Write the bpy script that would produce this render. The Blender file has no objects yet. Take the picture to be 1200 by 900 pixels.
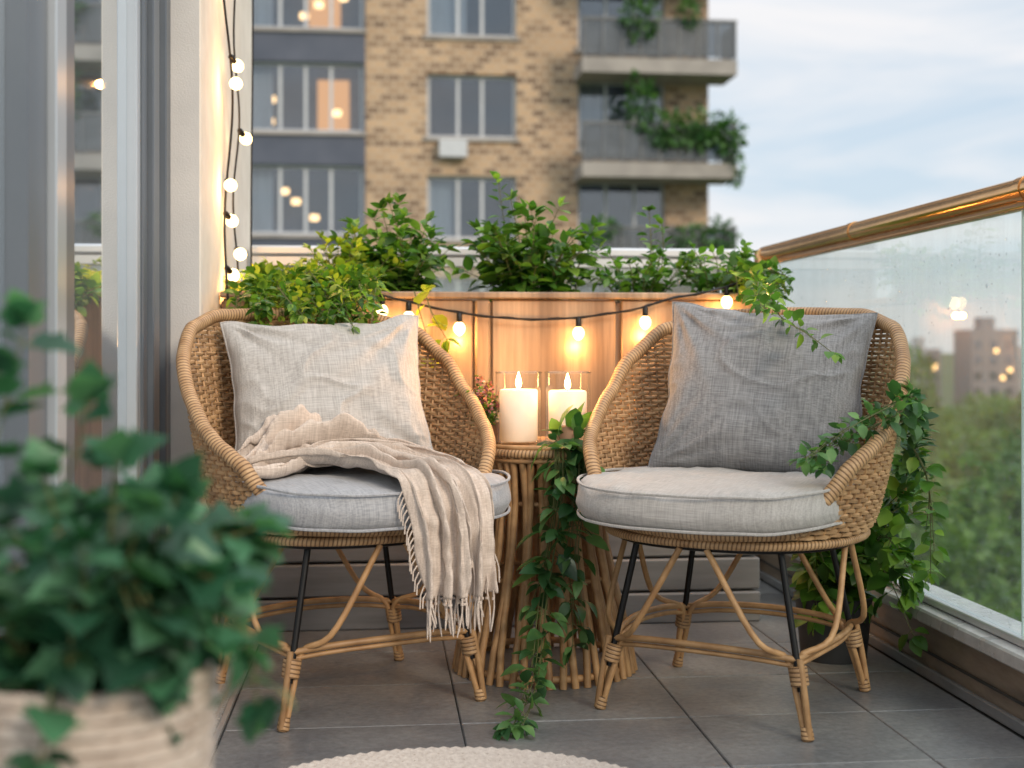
import bpy, math, random
from mathutils import Vector, Matrix, noise
random.seed(7)
R=random.random
def U(a,b): return a+(b-a)*R()
scene=bpy.context.scene
col=scene.collection

# ---------------------------------------------------------------- materials
def new_mat(name):
    m=bpy.data.materials.new(name); m.use_nodes=True
    nt=m.node_tree; nt.nodes.clear()
    out=nt.nodes.new('ShaderNodeOutputMaterial')
    return m,nt,out
def N(nt,typ,**kw):
    n=nt.nodes.new(typ)
    for k,v in kw.items(): setattr(n,k,v)
    return n
def ramp(nt,fac,stops):
    r=nt.nodes.new('ShaderNodeValToRGB')
    e=r.color_ramp.elements
    while len(e)<len(stops): e.new(.5)
    for i,(p,c) in enumerate(stops):
        e[i].position=p; e[i].color=(c[0],c[1],c[2],1)
    nt.links.new(fac,r.inputs[0]); return r
def prin(name,c1,c2=None,rough=.5,metal=0,scale=8,stretch=(1,1,1),bump=.0,bscale=60,coord='Object',spec=.5,island=0,detail=5,bdist=.01,glow=None,fine=0,fscale=(1,1,1),lo=.3,hi=.7):
    m,nt,out=new_mat(name); L=nt.links.new
    p=nt.nodes.new('ShaderNodeBsdfPrincipled')
    p.inputs['Roughness'].default_value=rough; p.inputs['Metallic'].default_value=metal
    p.inputs['Specular IOR Level'].default_value=spec
    if glow: p.inputs['Emission Color'].default_value=(*glow[0],1); p.inputs['Emission Strength'].default_value=glow[1]
    tc=nt.nodes.new('ShaderNodeTexCoord'); mp=nt.nodes.new('ShaderNodeMapping')
    mp.inputs['Scale'].default_value=stretch
    L(tc.outputs[coord],mp.inputs[0])
    if c2 is None: c2=c1
    nz=N(nt,'ShaderNodeTexNoise'); nz.inputs['Scale'].default_value=scale; nz.inputs['Detail'].default_value=detail
    L(mp.outputs[0],nz.inputs['Vector'])
    r=ramp(nt,nz.outputs[0],[(lo,c1),(hi,c2)])
    colout=r.outputs[0]
    if island:
        g=nt.nodes.new('ShaderNodeNewGeometry')
        mr=N(nt,'ShaderNodeMapRange'); mr.inputs['To Min'].default_value=1-island; mr.inputs['To Max'].default_value=1+island
        L(g.outputs['Random Per Island'],mr.inputs[0])
        mx=N(nt,'ShaderNodeVectorMath',operation='SCALE'); L(colout,mx.inputs[0]); L(mr.outputs[0],mx.inputs['Scale']); colout=mx.outputs[0]
    if fine:
        mp2=nt.nodes.new('ShaderNodeMapping'); mp2.inputs['Scale'].default_value=fscale; L(tc.outputs[coord],mp2.inputs[0])
        n2=N(nt,'ShaderNodeTexNoise'); n2.inputs['Scale'].default_value=1; n2.inputs['Detail'].default_value=6; n2.inputs['Roughness'].default_value=.7; L(mp2.outputs[0],n2.inputs['Vector'])
        m2=N(nt,'ShaderNodeMapRange'); m2.inputs['From Min'].default_value=.3; m2.inputs['From Max'].default_value=.7; m2.inputs['To Min'].default_value=1-fine; m2.inputs['To Max'].default_value=1+fine; L(n2.outputs[0],m2.inputs[0])
        x2=N(nt,'ShaderNodeVectorMath',operation='SCALE'); L(colout,x2.inputs[0]); L(m2.outputs[0],x2.inputs['Scale']); colout=x2.outputs[0]
    L(colout,p.inputs['Base Color'])
    if bump:
        nb=N(nt,'ShaderNodeTexNoise'); nb.inputs['Scale'].default_value=bscale; nb.inputs['Detail'].default_value=6
        L(mp.outputs[0],nb.inputs['Vector'])
        b=nt.nodes.new('ShaderNodeBump'); b.inputs['Strength'].default_value=bump; b.inputs['Distance'].default_value=bdist
        L(nb.outputs[0],b.inputs['Height']); L(b.outputs[0],p.inputs['Normal'])
        rr=N(nt,'ShaderNodeMapRange'); rr.inputs['To Min'].default_value=max(0,rough-.12); rr.inputs['To Max'].default_value=min(1,rough+.12)
        L(nz.outputs[0],rr.inputs[0]); L(rr.outputs[0],p.inputs['Roughness'])
    L(p.outputs[0],out.inputs[0]); return m
def emis(name,c,s):
    m,nt,out=new_mat(name); e=nt.nodes.new('ShaderNodeEmission')
    e.inputs[0].default_value=(*c,1); e.inputs[1].default_value=s
    nt.links.new(e.outputs[0],out.inputs[0]); return m
def leaf_mat(name,dark,mid,light,trans=.35):
    m,nt,out=new_mat(name); L=nt.links.new
    g=nt.nodes.new('ShaderNodeNewGeometry')
    r=ramp(nt,g.outputs['Random Per Island'],[(0,dark),(.5,mid),(1,light)])
    tc=nt.nodes.new('ShaderNodeTexCoord'); nz=N(nt,'ShaderNodeTexNoise'); nz.inputs['Scale'].default_value=12; L(tc.outputs['Object'],nz.inputs['Vector'])
    mr=N(nt,'ShaderNodeMapRange'); mr.inputs['From Min'].default_value=.35; mr.inputs['From Max'].default_value=.65; mr.inputs['To Min'].default_value=.65; mr.inputs['To Max'].default_value=1.3; L(nz.outputs[0],mr.inputs[0])
    cc=N(nt,'ShaderNodeVectorMath',operation='SCALE'); L(r.outputs[0],cc.inputs[0]); L(mr.outputs[0],cc.inputs['Scale'])
    p=nt.nodes.new('ShaderNodeBsdfPrincipled'); p.inputs['Roughness'].default_value=.40
    t=nt.nodes.new('ShaderNodeBsdfTranslucent')
    sc=N(nt,'ShaderNodeVectorMath',operation='MULTIPLY'); sc.inputs[1].default_value=(1.6,1.7,.8)
    L(cc.outputs[0],sc.inputs[0]); L(cc.outputs[0],p.inputs['Base Color']); L(sc.outputs[0],t.inputs[0])
    mx=nt.nodes.new('ShaderNodeMixShader'); mx.inputs[0].default_value=trans
    L(p.outputs[0],mx.inputs[1]); L(t.outputs[0],mx.inputs[2]); L(mx.outputs[0],out.inputs[0]); return m
def thin_glass(name,tint=(1,1,1),refl=1.0,haze=.0,hazec=(.8,.85,.9),base=0.04,rough=.0):
    """thin sheet: Schlick reflectance, symmetric for both faces"""
    m,nt,out=new_mat(name); L=nt.links.new
    t=nt.nodes.new('ShaderNodeBsdfTransparent'); t.inputs[0].default_value=(*tint,1)
    g=nt.nodes.new('ShaderNodeBsdfGlossy'); g.inputs['Roughness'].default_value=rough
    lw=nt.nodes.new('ShaderNodeLayerWeight'); lw.inputs[0].default_value=.5
    pw=N(nt,'ShaderNodeMath',operation='POWER'); pw.inputs[1].default_value=4.5; L(lw.outputs['Facing'],pw.inputs[0])
    ma=N(nt,'ShaderNodeMath',operation='MULTIPLY_ADD',use_clamp=True); ma.inputs[1].default_value=refl; ma.inputs[2].default_value=base
    L(pw.outputs[0],ma.inputs[0])
    mx=nt.nodes.new('ShaderNodeMixShader'); L(ma.outputs[0],mx.inputs[0]); L(t.outputs[0],mx.inputs[1]); L(g.outputs[0],mx.inputs[2])
    last=mx
    if haze:
        d=nt.nodes.new('ShaderNodeBsdfDiffuse'); d.inputs[0].default_value=(*hazec,1)
        tc=nt.nodes.new('ShaderNodeTexCoord'); mpp=nt.nodes.new('ShaderNodeMapping'); mpp.inputs['Scale'].default_value=(1,14,1.2); L(tc.outputs['Object'],mpp.inputs[0])
        nz=N(nt,'ShaderNodeTexNoise'); nz.inputs['Scale'].default_value=2; nz.inputs['Detail'].default_value=6
        L(mpp.outputs[0],nz.inputs['Vector'])
        mm=N(nt,'ShaderNodeMath',operation='MULTIPLY'); mm.inputs[1].default_value=haze*2; L(nz.outputs[0],mm.inputs[0])
        m2=nt.nodes.new('ShaderNodeMixShader'); L(mm.outputs[0],m2.inputs[0]); L(mx.outputs[0],m2.inputs[1]); L(d.outputs[0],m2.inputs[2]); last=m2
    L(last.outputs[0],out.inputs[0]); return m
def fabric(name,c1,c2,wr=.12):
    m,nt,out=new_mat(name); L=nt.links.new
    p=nt.nodes.new('ShaderNodeBsdfPrincipled'); p.inputs['Roughness'].default_value=.92; p.inputs['Specular IOR Level'].default_value=.15
    p.inputs['Sheen Weight'].default_value=.2
    tc=nt.nodes.new('ShaderNodeTexCoord')
    outs=[]
    for st in [(22,520,520),(520,30,30)]:
        mp=nt.nodes.new('ShaderNodeMapping'); mp.inputs['Scale'].default_value=st; L(tc.outputs['Object'],mp.inputs[0])
        nz=N(nt,'ShaderNodeTexNoise'); nz.inputs['Scale'].default_value=.7; nz.inputs['Detail'].default_value=2; L(mp.outputs[0],nz.inputs['Vector']); outs.append(nz.outputs[0])
    a=N(nt,'ShaderNodeMath',operation='ADD'); L(outs[0],a.inputs[0]); L(outs[1],a.inputs[1])
    h=N(nt,'ShaderNodeMath',operation='MULTIPLY'); h.inputs[1].default_value=.5; L(a.outputs[0],h.inputs[0])
    big=N(nt,'ShaderNodeTexNoise'); big.inputs['Scale'].default_value=7; big.inputs['Detail'].default_value=2; L(tc.outputs['Object'],big.inputs['Vector'])
    r=ramp(nt,h.outputs[0],[(.36,c1),(.64,c2)])
    hm=N(nt,'ShaderNodeMapRange'); hm.inputs['To Min'].default_value=.93; hm.inputs['To Max'].default_value=1.07; L(big.outputs[0],hm.inputs[0])
    s=N(nt,'ShaderNodeVectorMath',operation='SCALE'); L(r.outputs[0],s.inputs[0]); L(hm.outputs[0],s.inputs['Scale'])
    L(s.outputs[0],p.inputs['Base Color'])
    b=nt.nodes.new('ShaderNodeBump'); b.inputs['Strength'].default_value=.5; b.inputs['Distance'].default_value=.0015; L(h.outputs[0],b.inputs['Height'])
    b2=nt.nodes.new('ShaderNodeBump'); b2.inputs['Strength'].default_value=wr; b2.inputs['Distance'].default_value=.02; L(big.outputs[0],b2.inputs['Height']); L(b.outputs[0],b2.inputs['Normal'])
    L(b2.outputs[0],p.inputs['Normal']); L(p.outputs[0],out.inputs[0]); return m
def rattan(name,c1,c2,wrap=0,rough=.5):
    m,nt,out=new_mat(name); L=nt.links.new
    p=nt.nodes.new('ShaderNodeBsdfPrincipled'); p.inputs['Roughness'].default_value=rough
    uv=nt.nodes.new('ShaderNodeTexCoord')
    nz=N(nt,'ShaderNodeTexNoise'); nz.inputs['Scale'].default_value=28; nz.inputs['Detail'].default_value=5; L(uv.outputs['Object'],nz.inputs['Vector'])
    r=ramp(nt,nz.outputs[0],[(.3,c1),(.72,c2)]); colo=r.outputs[0]
    g=nt.nodes.new('ShaderNodeNewGeometry')
    mr=N(nt,'ShaderNodeMapRange'); mr.inputs['To Min'].default_value=.72; mr.inputs['To Max'].default_value=1.2; L(g.outputs['Random Per Island'],mr.inputs[0])
    s=N(nt,'ShaderNodeVectorMath',operation='SCALE'); L(colo,s.inputs[0]); L(mr.outputs[0],s.inputs['Scale']); colo=s.outputs[0]
    if wrap:
        sx=nt.nodes.new('ShaderNodeSeparateXYZ'); L(uv.outputs['UV'],sx.inputs[0])
        a=N(nt,'ShaderNodeMath',operation='MULTIPLY_ADD'); a.inputs[1].default_value=wrap; L(sx.outputs[1],a.inputs[0]); L(sx.outputs[0],a.inputs[2])
        fr=N(nt,'ShaderNodeMath',operation='FRACT'); L(a.outputs[0],fr.inputs[0])
        pp=N(nt,'ShaderNodeMath',operation='PINGPONG'); pp.inputs[1].default_value=.5; L(fr.outputs[0],pp.inputs[0])
        rr=ramp(nt,pp.outputs[0],[(.0,(.26,.22,.18)),(.26,(1,1,1))])
        mu=N(nt,'ShaderNodeVectorMath',operation='MULTIPLY'); L(colo,mu.inputs[0]); L(rr.outputs[0],mu.inputs[1]); colo=mu.outputs[0]
        b=nt.nodes.new('ShaderNodeBump'); b.inputs['Strength'].default_value=.8; b.inputs['Distance'].default_value=.002; L(rr.outputs[0],b.inputs['Height']); L(b.outputs[0],p.inputs['Normal'])
    L(colo,p.inputs['Base Color']); L(p.outputs[0],out.inputs[0]); return m

M={}
M['rattan']=rattan('rattan',(.31,.165,.070),(.52,.31,.145))
M['rattan_wrap']=rattan('rattan_wrap',(.38,.215,.10),(.58,.37,.195),wrap=110)
M['weave']=rattan('rattan_weave',(.30,.17,.08),(.52,.33,.17),rough=.6)
M['black']=prin('black_metal',(.012,.012,.013),rough=.4,metal=.5)
M['cush']=fabric('linen_grey',(.26,.27,.29),(.41,.42,.445))
M['cush_w']=fabric('linen_beige',(.34,.325,.31),(.49,.47,.45))
M['pil1']=fabric('linen_stone',(.34,.325,.31),(.52,.50,.48),wr=.12)
M['pil2']=fabric('linen_slate',(.17,.17,.178),(.32,.32,.325),wr=.12)
M['throw']=fabric('throw_wool',(.46,.385,.33),(.66,.57,.50))
M['tile']=prin('slate_tile',(.135,.138,.148),(.26,.255,.25),rough=.36,scale=4,bump=.3,bscale=60,island=.15,bdist=.004,fine=.28,fscale=(60,60,60))
M['grout']=prin('grout',(.06,.06,.06),(.09,.09,.09),rough=.9)
M['metal_l']=prin('aluminium',(.6,.6,.6),(.72,.72,.72),rough=.35,metal=.7,scale=3)
M['metal_d']=prin('door_frame_grey',(.11,.13,.155),(.16,.18,.205),rough=.38,metal=.3,scale=2)
M['frame_l']=prin('door_frame_light',(.42,.46,.5),(.52,.56,.6),rough=.3,metal=.4,scale=2)
M['sill']=prin('sill_metal',(.50,.49,.48),(.70,.69,.68),rough=.28,metal=.3,scale=6,bump=.15,bscale=40,fine=.12,fscale=(30,30,30))
M['curb']=prin('curb_metal',(.24,.19,.15),(.40,.32,.25),rough=.33,metal=.4,scale=4,stretch=(1,1,6),bump=.15,bscale=15,fine=.15,fscale=(40,10,40))
M['rail']=prin('bronze_rail',(.62,.34,.14),(.86,.54,.26),rough=.17,metal=.95,scale=5,stretch=(1,.3,1),fine=.10,fscale=(40,12,40))
M['stucco']=prin('stucco',(.66,.61,.54),(.76,.71,.64),rough=.9,scale=12,bump=.25,bscale=220,bdist=.004)
M['stucco_sh']=prin('stucco_shaded',(.50,.495,.49),(.60,.59,.575),rough=.9,scale=5,bump=.3,bscale=220,bdist=.004)  # greyer copy of the stucco, shade put into the colour
M['planter']=prin('planter_panel',(.24,.16,.105),(.46,.32,.21),rough=.40,metal=.25,scale=2.0,stretch=(7,1,.6),bump=.12,bscale=10,fine=.20,fscale=(90,20,3),lo=.36,hi=.66)
M['planter_b']=prin('planter_base',(.18,.18,.185),(.27,.27,.275),rough=.5,metal=.2,scale=4,stretch=(.6,1,4),bump=.1,bscale=12,fine=.12,fscale=(4,20,60))
M['soil']=prin('soil',(.02,.014,.01),(.05,.035,.025),rough=1,bump=.8,bscale=60)
M['wax']=prin('candle_wax',(.86,.79,.68),(.90,.84,.75),rough=.45,glow=((1,.48,.18),.25))  # weak emission paints in candlelight glowing through the wax
M['flame']=emis('flame',(1,.62,.22),60)
M['bulb']=emis('bulb_glow',(1,.68,.30),7.0)
M['cglass']=thin_glass('candle_glass',(.965,.972,.965),refl=.9,base=.06)
M['rglass']=thin_glass('rail_glass',(.94,.98,.97),refl=.95,haze=.075,base=.05)  # haze: pale diffuse mixed in for whitish reflection and distance haze
M['edge']=prin('glass_edge',(.62,.74,.71),(.7,.82,.78),rough=.2)
M['drop']=thin_glass('water_drop',(.90,.93,.95),refl=1.0,base=.26,rough=.05)
m,nt,out=new_mat('door_glass'); g=nt.nodes.new('ShaderNodeBsdfPrincipled')
g.inputs['Base Color'].default_value=(.68,.76,.83,1); g.inputs['Metallic'].default_value=.88; g.inputs['Roughness'].default_value=.03
nt.links.new(g.outputs[0],out.inputs[0]); M['dglass']=m
M['leaf']=leaf_mat('leaf_green',(.035,.10,.018),(.085,.21,.032),(.21,.35,.055),.4)
M['leaf_y']=leaf_mat('leaf_yellowgreen',(.10,.18,.02),(.22,.31,.03),(.42,.46,.05),.4)
M['leaf_d']=leaf_mat('leaf_deep',(.025,.085,.03),(.06,.165,.05),(.15,.29,.095),.35)
M['leaf_f']=leaf_mat('leaf_bluegreen',(.018,.075,.042),(.042,.145,.078),(.10,.25,.13),.35)
M['stem']=prin('stem',(.08,.10,.03),(.13,.14,.05),rough=.7)
M['pink']=leaf_mat('flower_pink',(.35,.10,.14),(.5,.2,.25),(.6,.32,.34))
M['basket']=prin('basket_pot',(.46,.38,.32),(.68,.60,.53),rough=.85,scale=40,bump=.6,bscale=120)
M['pot_d']=prin('pot_dark',(.03,.03,.032),(.05,.05,.05),rough=.5)
M['rug']=prin('rug_cotton',(.44,.38,.34),(.60,.54,.49),rough=.95,scale=90,bump=.6,bscale=300,bdist=.004)
M['terra']=prin('pot_terra',(.35,.2,.13),(.42,.26,.17),rough=.8)

# ---------------------------------------------------------------- mesh builder
class MB:
    def __init__(s): s.v=[];s.f=[];s.m=[];s.uv=[];s.mats=[]
    def mi(s,mat):
        if mat not in s.mats: s.mats.append(mat)
        return s.mats.index(mat)
    def face(s,idx,mat,uv=None):
        s.f.append(idx); s.m.append(s.mi(mat)); s.uv.append(uv)
    def box(s,a,b,mat):
        x0,y0,z0=a;x1,y1,z1=b;n=len(s.v)
        s.v+= [(x0,y0,z0),(x1,y0,z0),(x1,y1,z0),(x0,y1,z0),(x0,y0,z1),(x1,y0,z1),(x1,y1,z1),(x0,y1,z1)]
        for q in [(0,3,2,1),(4,5,6,7),(0,1,5,4),(1,2,6,5),(2,3,7,6),(3,0,4,7)]:
            s.face([n+i for i in q],mat)
    def bbox(s,a,b,mat,c=.004):
        x0,y0,z0=a;x1,y1,z1=b
        idx={}
        for ix in (0,1):
            for iy in (0,1):
                for iz in (0,1):
                    X=(x0,x1)[ix];Y=(y0,y1)[iy];Z=(z0,z1)[iz]
                    sx=(c,-c)[ix];sy=(c,-c)[iy];sz=(c,-c)[iz]
                    for ax,p in enumerate([(X,Y+sy,Z+sz),(X+sx,Y,Z+sz),(X+sx,Y+sy,Z)]):
                        idx[(ix,iy,iz,ax)]=len(s.v); s.v.append(p)
        I=lambda *k: idx[k]
        F=[]
        for i in (0,1):
            F.append([I(i,0,0,0),I(i,1,0,0),I(i,1,1,0),I(i,0,1,0)])
            F.append([I(0,i,0,1),I(1,i,0,1),I(1,i,1,1),I(0,i,1,1)])
            F.append([I(0,0,i,2),I(1,0,i,2),I(1,1,i,2),I(0,1,i,2)])
        for i in (0,1):
            for j in (0,1):
                F.append([I(i,j,0,0),I(i,j,1,0),I(i,j,1,1),I(i,j,0,1)])
                F.append([I(i,0,j,0),I(i,1,j,0),I(i,1,j,2),I(i,0,j,2)])
                F.append([I(0,i,j,1),I(1,i,j,1),I(1,i,j,2),I(0,i,j,2)])
                for k in (0,1): F.append([I(i,j,k,0),I(i,j,k,1),I(i,j,k,2)])
        cen=Vector(((x0+x1)/2,(y0+y1)/2,(z0+z1)/2))
        for f in F:
            vs=[Vector(s.v[q]) for q in f]
            nn=(vs[1]-vs[0]).cross(vs[2]-vs[1]); mid=sum(vs,Vector())/len(vs)
            if nn.dot(mid-cen)<0: f.reverse()
            s.face(f,mat)
    def tube(s,pts,rad,mat,sides=8,closed=False,caps=True,flat=1.0):
        pts=[Vector(p) for p in pts]; n=len(pts)
        if not isinstance(rad,(list,tuple)): rad=[rad]*n
        T=[]
        for i in range(n):
            if closed: t=pts[(i+1)%n]-pts[(i-1)%n]
            else: t=pts[min(i+1,n-1)]-pts[max(i-1,0)]
            if t.length<1e-9: t=Vector((0,0,1))
            T.append(t.normalized())
        up=Vector((0,0,1)) if abs(T[0].z)<.9 else Vector((1,0,0))
        nrm=(up-T[0]*up.dot(T[0])).normalized()
        base=len(s.v); L=0; Ls=[]
        for i in range(n):
            if i: L+=(pts[i]-pts[i-1]).length
            Ls.append(L)
            nrm=(nrm-T[i]*nrm.dot(T[i]))
            if nrm.length<1e-6: nrm=T[i].orthogonal()
            nrm.normalize(); bi=T[i].cross(nrm)
            for k in range(sides):
                a=2*math.pi*k/sides
                s.v.append(tuple(pts[i]+(nrm*math.cos(a)+bi*math.sin(a)*flat)*rad[i]))
        cnt=n if closed else n-1
        for i in range(cnt):
            j=(i+1)%n
            l0=Ls[i]; l1=Ls[j] if j else L+(pts[0]-pts[-1]).length
            for k in range(sides):
                k2=(k+1)%sides
                s.face([base+i*sides+k,base+i*sides+k2,base+j*sides+k2,base+j*sides+k],mat,
                    [(k/sides,l0),((k+1)/sides,l0),((k+1)/sides,l1),(k/sides,l1)])
        if caps and not closed:
            s.face([base+k for k in range(sides)][::-1],mat); s.face([base+(n-1)*sides+k for k in range(sides)],mat)
    def lathe(s,prof,cx,cy,mat,seg=32,z0=0):
        base=len(s.v)
        for r,z in prof:
            for k in range(seg):
                a=2*math.pi*k/seg; s.v.append((cx+r*math.cos(a),cy+r*math.sin(a),z0+z))
        for i in range(len(prof)-1):
            for k in range(seg):
                k2=(k+1)%seg
                s.face([base+i*seg+k,base+i*seg+k2,base+(i+1)*seg+k2,base+(i+1)*seg+k],mat)
    def grid(s,fn,nu,nv,mat):
        base=len(s.v)
        for i in range(nu+1):
            for j in range(nv+1): s.v.append(tuple(fn(i/nu,j/nv)))
        for i in range(nu):
            for j in range(nv):
                a=base+i*(nv+1)+j
                s.face([a,a+nv+1,a+nv+2,a+1],mat,[(i/nu,j/nv),((i+1)/nu,j/nv),((i+1)/nu,(j+1)/nv),(i/nu,(j+1)/nv)])
    def leaf(s,p,d,up,l,w,mat,kind=0,droop=.25):
        p=Vector(p);d=Vector(d).normalized();up=Vector(up)
        sd=d.cross(up)
        if sd.length<1e-4: sd=d.orthogonal()
        sd.normalize(); up=sd.cross(d).normalized()
        base=len(s.v)
        if kind==2:
            c=p+d*l*.5
            s.v+=[tuple(p),tuple(c+sd*w*.5),tuple(p+d*l-up*droop*l),tuple(c-sd*w*.5)]
            s.face([base,base+1,base+2,base+3],mat)
        elif kind==0:
            ts=[0,.22,.5,.78,1]; ws=[0,.8,1,.62,0]
            for t,ww in zip(ts,ws):
                c=p+d*l*t-up*droop*l*t*t
                s.v.append(tuple(c))
                if ww>0:
                    for sg in (1,-1): s.v.append(tuple(c+sd*sg*w*.5*ww+up*w*.14*ww))
            b=base
            C=[b,b+1,b+4,b+7,b+10]; Lf=[None,b+2,b+5,b+8,None]; Rt=[None,b+3,b+6,b+9,None]
            for S,o in ((Lf,0),(Rt,1)):
                fs=[[C[0],S[1],C[1]],[C[1],S[1],S[2],C[2]],[C[2],S[2],S[3],C[3]],[C[3],S[3],C[4]]]
                for f in fs: s.face(f if o==0 else f[::-1],mat)
        else:
            out=[(0,0),(.22,-.12),(.48,.05),(.40,.25),(.62,.42),(.36,.52),(.26,.72),(0,1.02)]
            pts=out+[(-x,y) for x,y in out[::-1][1:-1]]
            s.v.append(tuple(p+d*l*.35))
            for x,y in pts:
                s.v.append(tuple(p+d*l*y+sd*x*w*1.1+up*(abs(x)*w*.18)-up*droop*l*max(y,0)**2))
            for i in range(len(pts)):
                s.face([base,base+1+i,base+1+(i+1)%len(pts)],mat)
    def obj(s,name,parent=None,smooth=True):
        me=bpy.data.meshes.new(name); me.from_pydata([tuple(v) for v in s.v],[],s.f)
        for m in s.mats: me.materials.append(m)
        me.polygons.foreach_set('material_index',s.m)
        me.polygons.foreach_set('use_smooth',[smooth]*len(s.f))
        uvl=me.uv_layers.new(name='UVMap'); k=0
        dat=[0.0]*(2*len(me.loops))
        for f,uv in zip(s.f,s.uv):
            for q in range(len(f)):
                if uv: dat[2*k]=uv[q][0];dat[2*k+1]=uv[q][1]
                k+=1
        uvl.data.foreach_set('uv',dat)
        me.update()
        if smooth:
            try: me.set_sharp_from_angle(angle=math.radians(50))
            except Exception: pass
        o=bpy.data.objects.new(name,me); col.objects.link(o)
        if parent: o.parent=parent
        return o
def empty(name,loc=(0,0,0),rot=0):
    e=bpy.data.objects.new(name,None); e.location=loc; e.rotation_euler=(0,0,rot); e.empty_display_size=.1
    col.objects.link(e); return e
def lamp(name,p,w,parent,c=(1,.47,.14),r=.012):
    ld=bpy.data.lights.new(name,'POINT'); ld.energy=w; ld.color=c; ld.shadow_soft_size=r
    o=bpy.data.objects.new(name,ld); col.objects.link(o); o.location=p; o.parent=parent; return o
def spline(ctrl,n):
    P=[Vector(c) for c in ctrl]; P=[P[0]*2-P[1]]+P+[P[-1]*2-P[-2]]
    out=[]; segs=len(P)-3
    for i in range(n+1):
        t=i/n*segs; k=min(int(t),segs-1); t-=k
        a,b,c,d=P[k:k+4]
        out.append(.5*((2*b)+(c-a)*t+(2*a-5*b+4*c-d)*t*t+(3*b-a-3*c+d)*t**3))
    return out
def interp(tab,x):
    for (x0,y0),(x1,y1) in zip(tab,tab[1:]):
        if x<=x1:
            t=(x-x0)/(x1-x0); t=t*t*(3-2*t)*.4+t*.6
            return y0+(y1-y0)*t
    return tab[-1][1]
def rvec():
    while 1:
        v=Vector((U(-1,1),U(-1,1),U(-1,1)))
        if .01<v.length<1: return v.normalized()

# ---------------------------------------------------------------- floor, curb, railing
GL=1.38; BY=4.55
mb=MB(); mb.box((-1.3,-1.6,-.28),(1.50,4.70,-.006),M['grout']); mb.obj('balcony_slab',smooth=False)
mb=MB()
yy=2.77
while yy>-1.5: yy-=.34
xs=[-.33,.175,.68,1.09,1.335]
while yy<4.5:
    y0=yy+.0015; y1=min(yy+.34,4.495)-.0015
    for a,b in zip(xs,xs[1:]):
        h=U(-.0006,.0006); mb.bbox((a+.0015,y0,-.018),(b-.0015,y1,h),M['tile'],c=.002)
    yy+=.34
mb.obj('floor_tiles',smooth=False)
mb=MB()
mb.box((-.56,-1.5,-.0055),(-.335,4.5,-.004),M['pot_d'])
for x in (-.555,-.345): mb.box((x,-1.5,-.0035),(x+.012,4.5,.004),M['metal_l'])
yv=1.0
while yv<4.4:
    mb.box((-.541,yv,-.003),(-.347,yv+.010,.002),M['metal_l']); yv+=.019
for i in range(9): 
    x=-.53+i*.021; mb.box((x,1.0,-.0025),(x+.006,4.4,.0025),M['metal_l'])
mb.obj('drain_grate',smooth=False)
mb=MB()
mb.bbox((1.352,-1.5,-.005),(1.47,4.66,.135),M['curb'],.004)
mb.bbox((1.338,-1.5,.0),(1.3515,4.5,.028),M['planter_b'],.003)
mb.bbox((1.345,-1.5,.06),(1.3515,4.5,.066),M['pot_d'],.001)
mb.bbox((1.325,-1.5,.137),(1.50,4.68,.172),M['sill'],.005)
mb.bbox((1.362,-1.5,.174),(1.40,4.6,.192),M['metal_l'],.003)
mb.bbox((-.46,4.50,-.005),(1.351,4.66,.135),M['curb'],.004)
mb.bbox((-.46,4.48,.137),(1.324,4.68,.172),M['sill'],.005)
mb.obj('balcony_curb',smooth=False)
rail=empty('glass_railing')
mb=MB()
yb=[-1.4,-.2,1.05,2.62,4.52]
for a,b in zip(yb,yb[1:]):
    mb.box((GL-.005,a+.006,.193),(GL+.005,b-.006,1.111),M['rglass'])
    for e in (a+.0062,b-.0092): mb.box((GL-.0055,e,.193),(GL+.0055,e+.003,1.111),M['edge'])
for a,b in [(-.45,.45),(.47,1.35)]:
    mb.box((a+.005,BY-.005,.193),(b-.005,BY+.005,1.103),M['rglass'])
mb.obj('glass_panels',rail,smooth=False)
mb=MB()
mb.tube([(GL,-1.4,1.155),(GL,1.0,1.155),(GL,3,1.155),(GL,4.5,1.155)],.027,M['rail'],24)
for yj in (1.04,2.6,3.6):
    mb.tube([(GL,yj,1.155),(GL,yj+.03,1.155)],.0295,M['rail'],24)
mb.bbox((GL-.014,-1.4,1.112),(GL+.014,4.465,1.13),M['rail'],.002)
mb.bbox((GL-.03,4.47,.193),(GL+.03,4.53,1.17),M['rail'],.005)
mb.obj('handrail',rail)
mb=MB()
mb.bbox((-.45,BY-.03,1.140),(1.34,BY+.03,1.175),M['metal_l'],.008)
mb.bbox((-.45,BY-.02,1.105),(1.34,BY+.02,1.138),M['metal_l'],.002)
mb.obj('back_rail',rail,smooth=False)
mb=MB()
for i in range(1600):
    yy=U(1.9,4.3); z=.2+.88*(R()**1.2); r=U(.0009,.0026)*(1.7 if R()<.08 else 1)
    n=len(mb.v); c=Vector((GL-.0056,yy,z))
    sx=r*.7; el=U(1,1.7)
    mb.v.append(tuple(c+Vector((-sx,0,0))))
    for rr,dx in ((.65,.75),(1,0)):
        for k in range(6):
            a=k*math.pi/3; mb.v.append(tuple(c+Vector((-sx*dx,math.cos(a)*r*rr,math.sin(a)*r*rr*el))))
    for k in range(6):
        k2=(k+1)%6
        mb.face([n,n+1+k2,n+1+k],M['drop']); mb.face([n+1+k,n+1+k2,n+7+k2,n+7+k],M['drop'])
mb.obj('rain_drops',rail)

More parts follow.
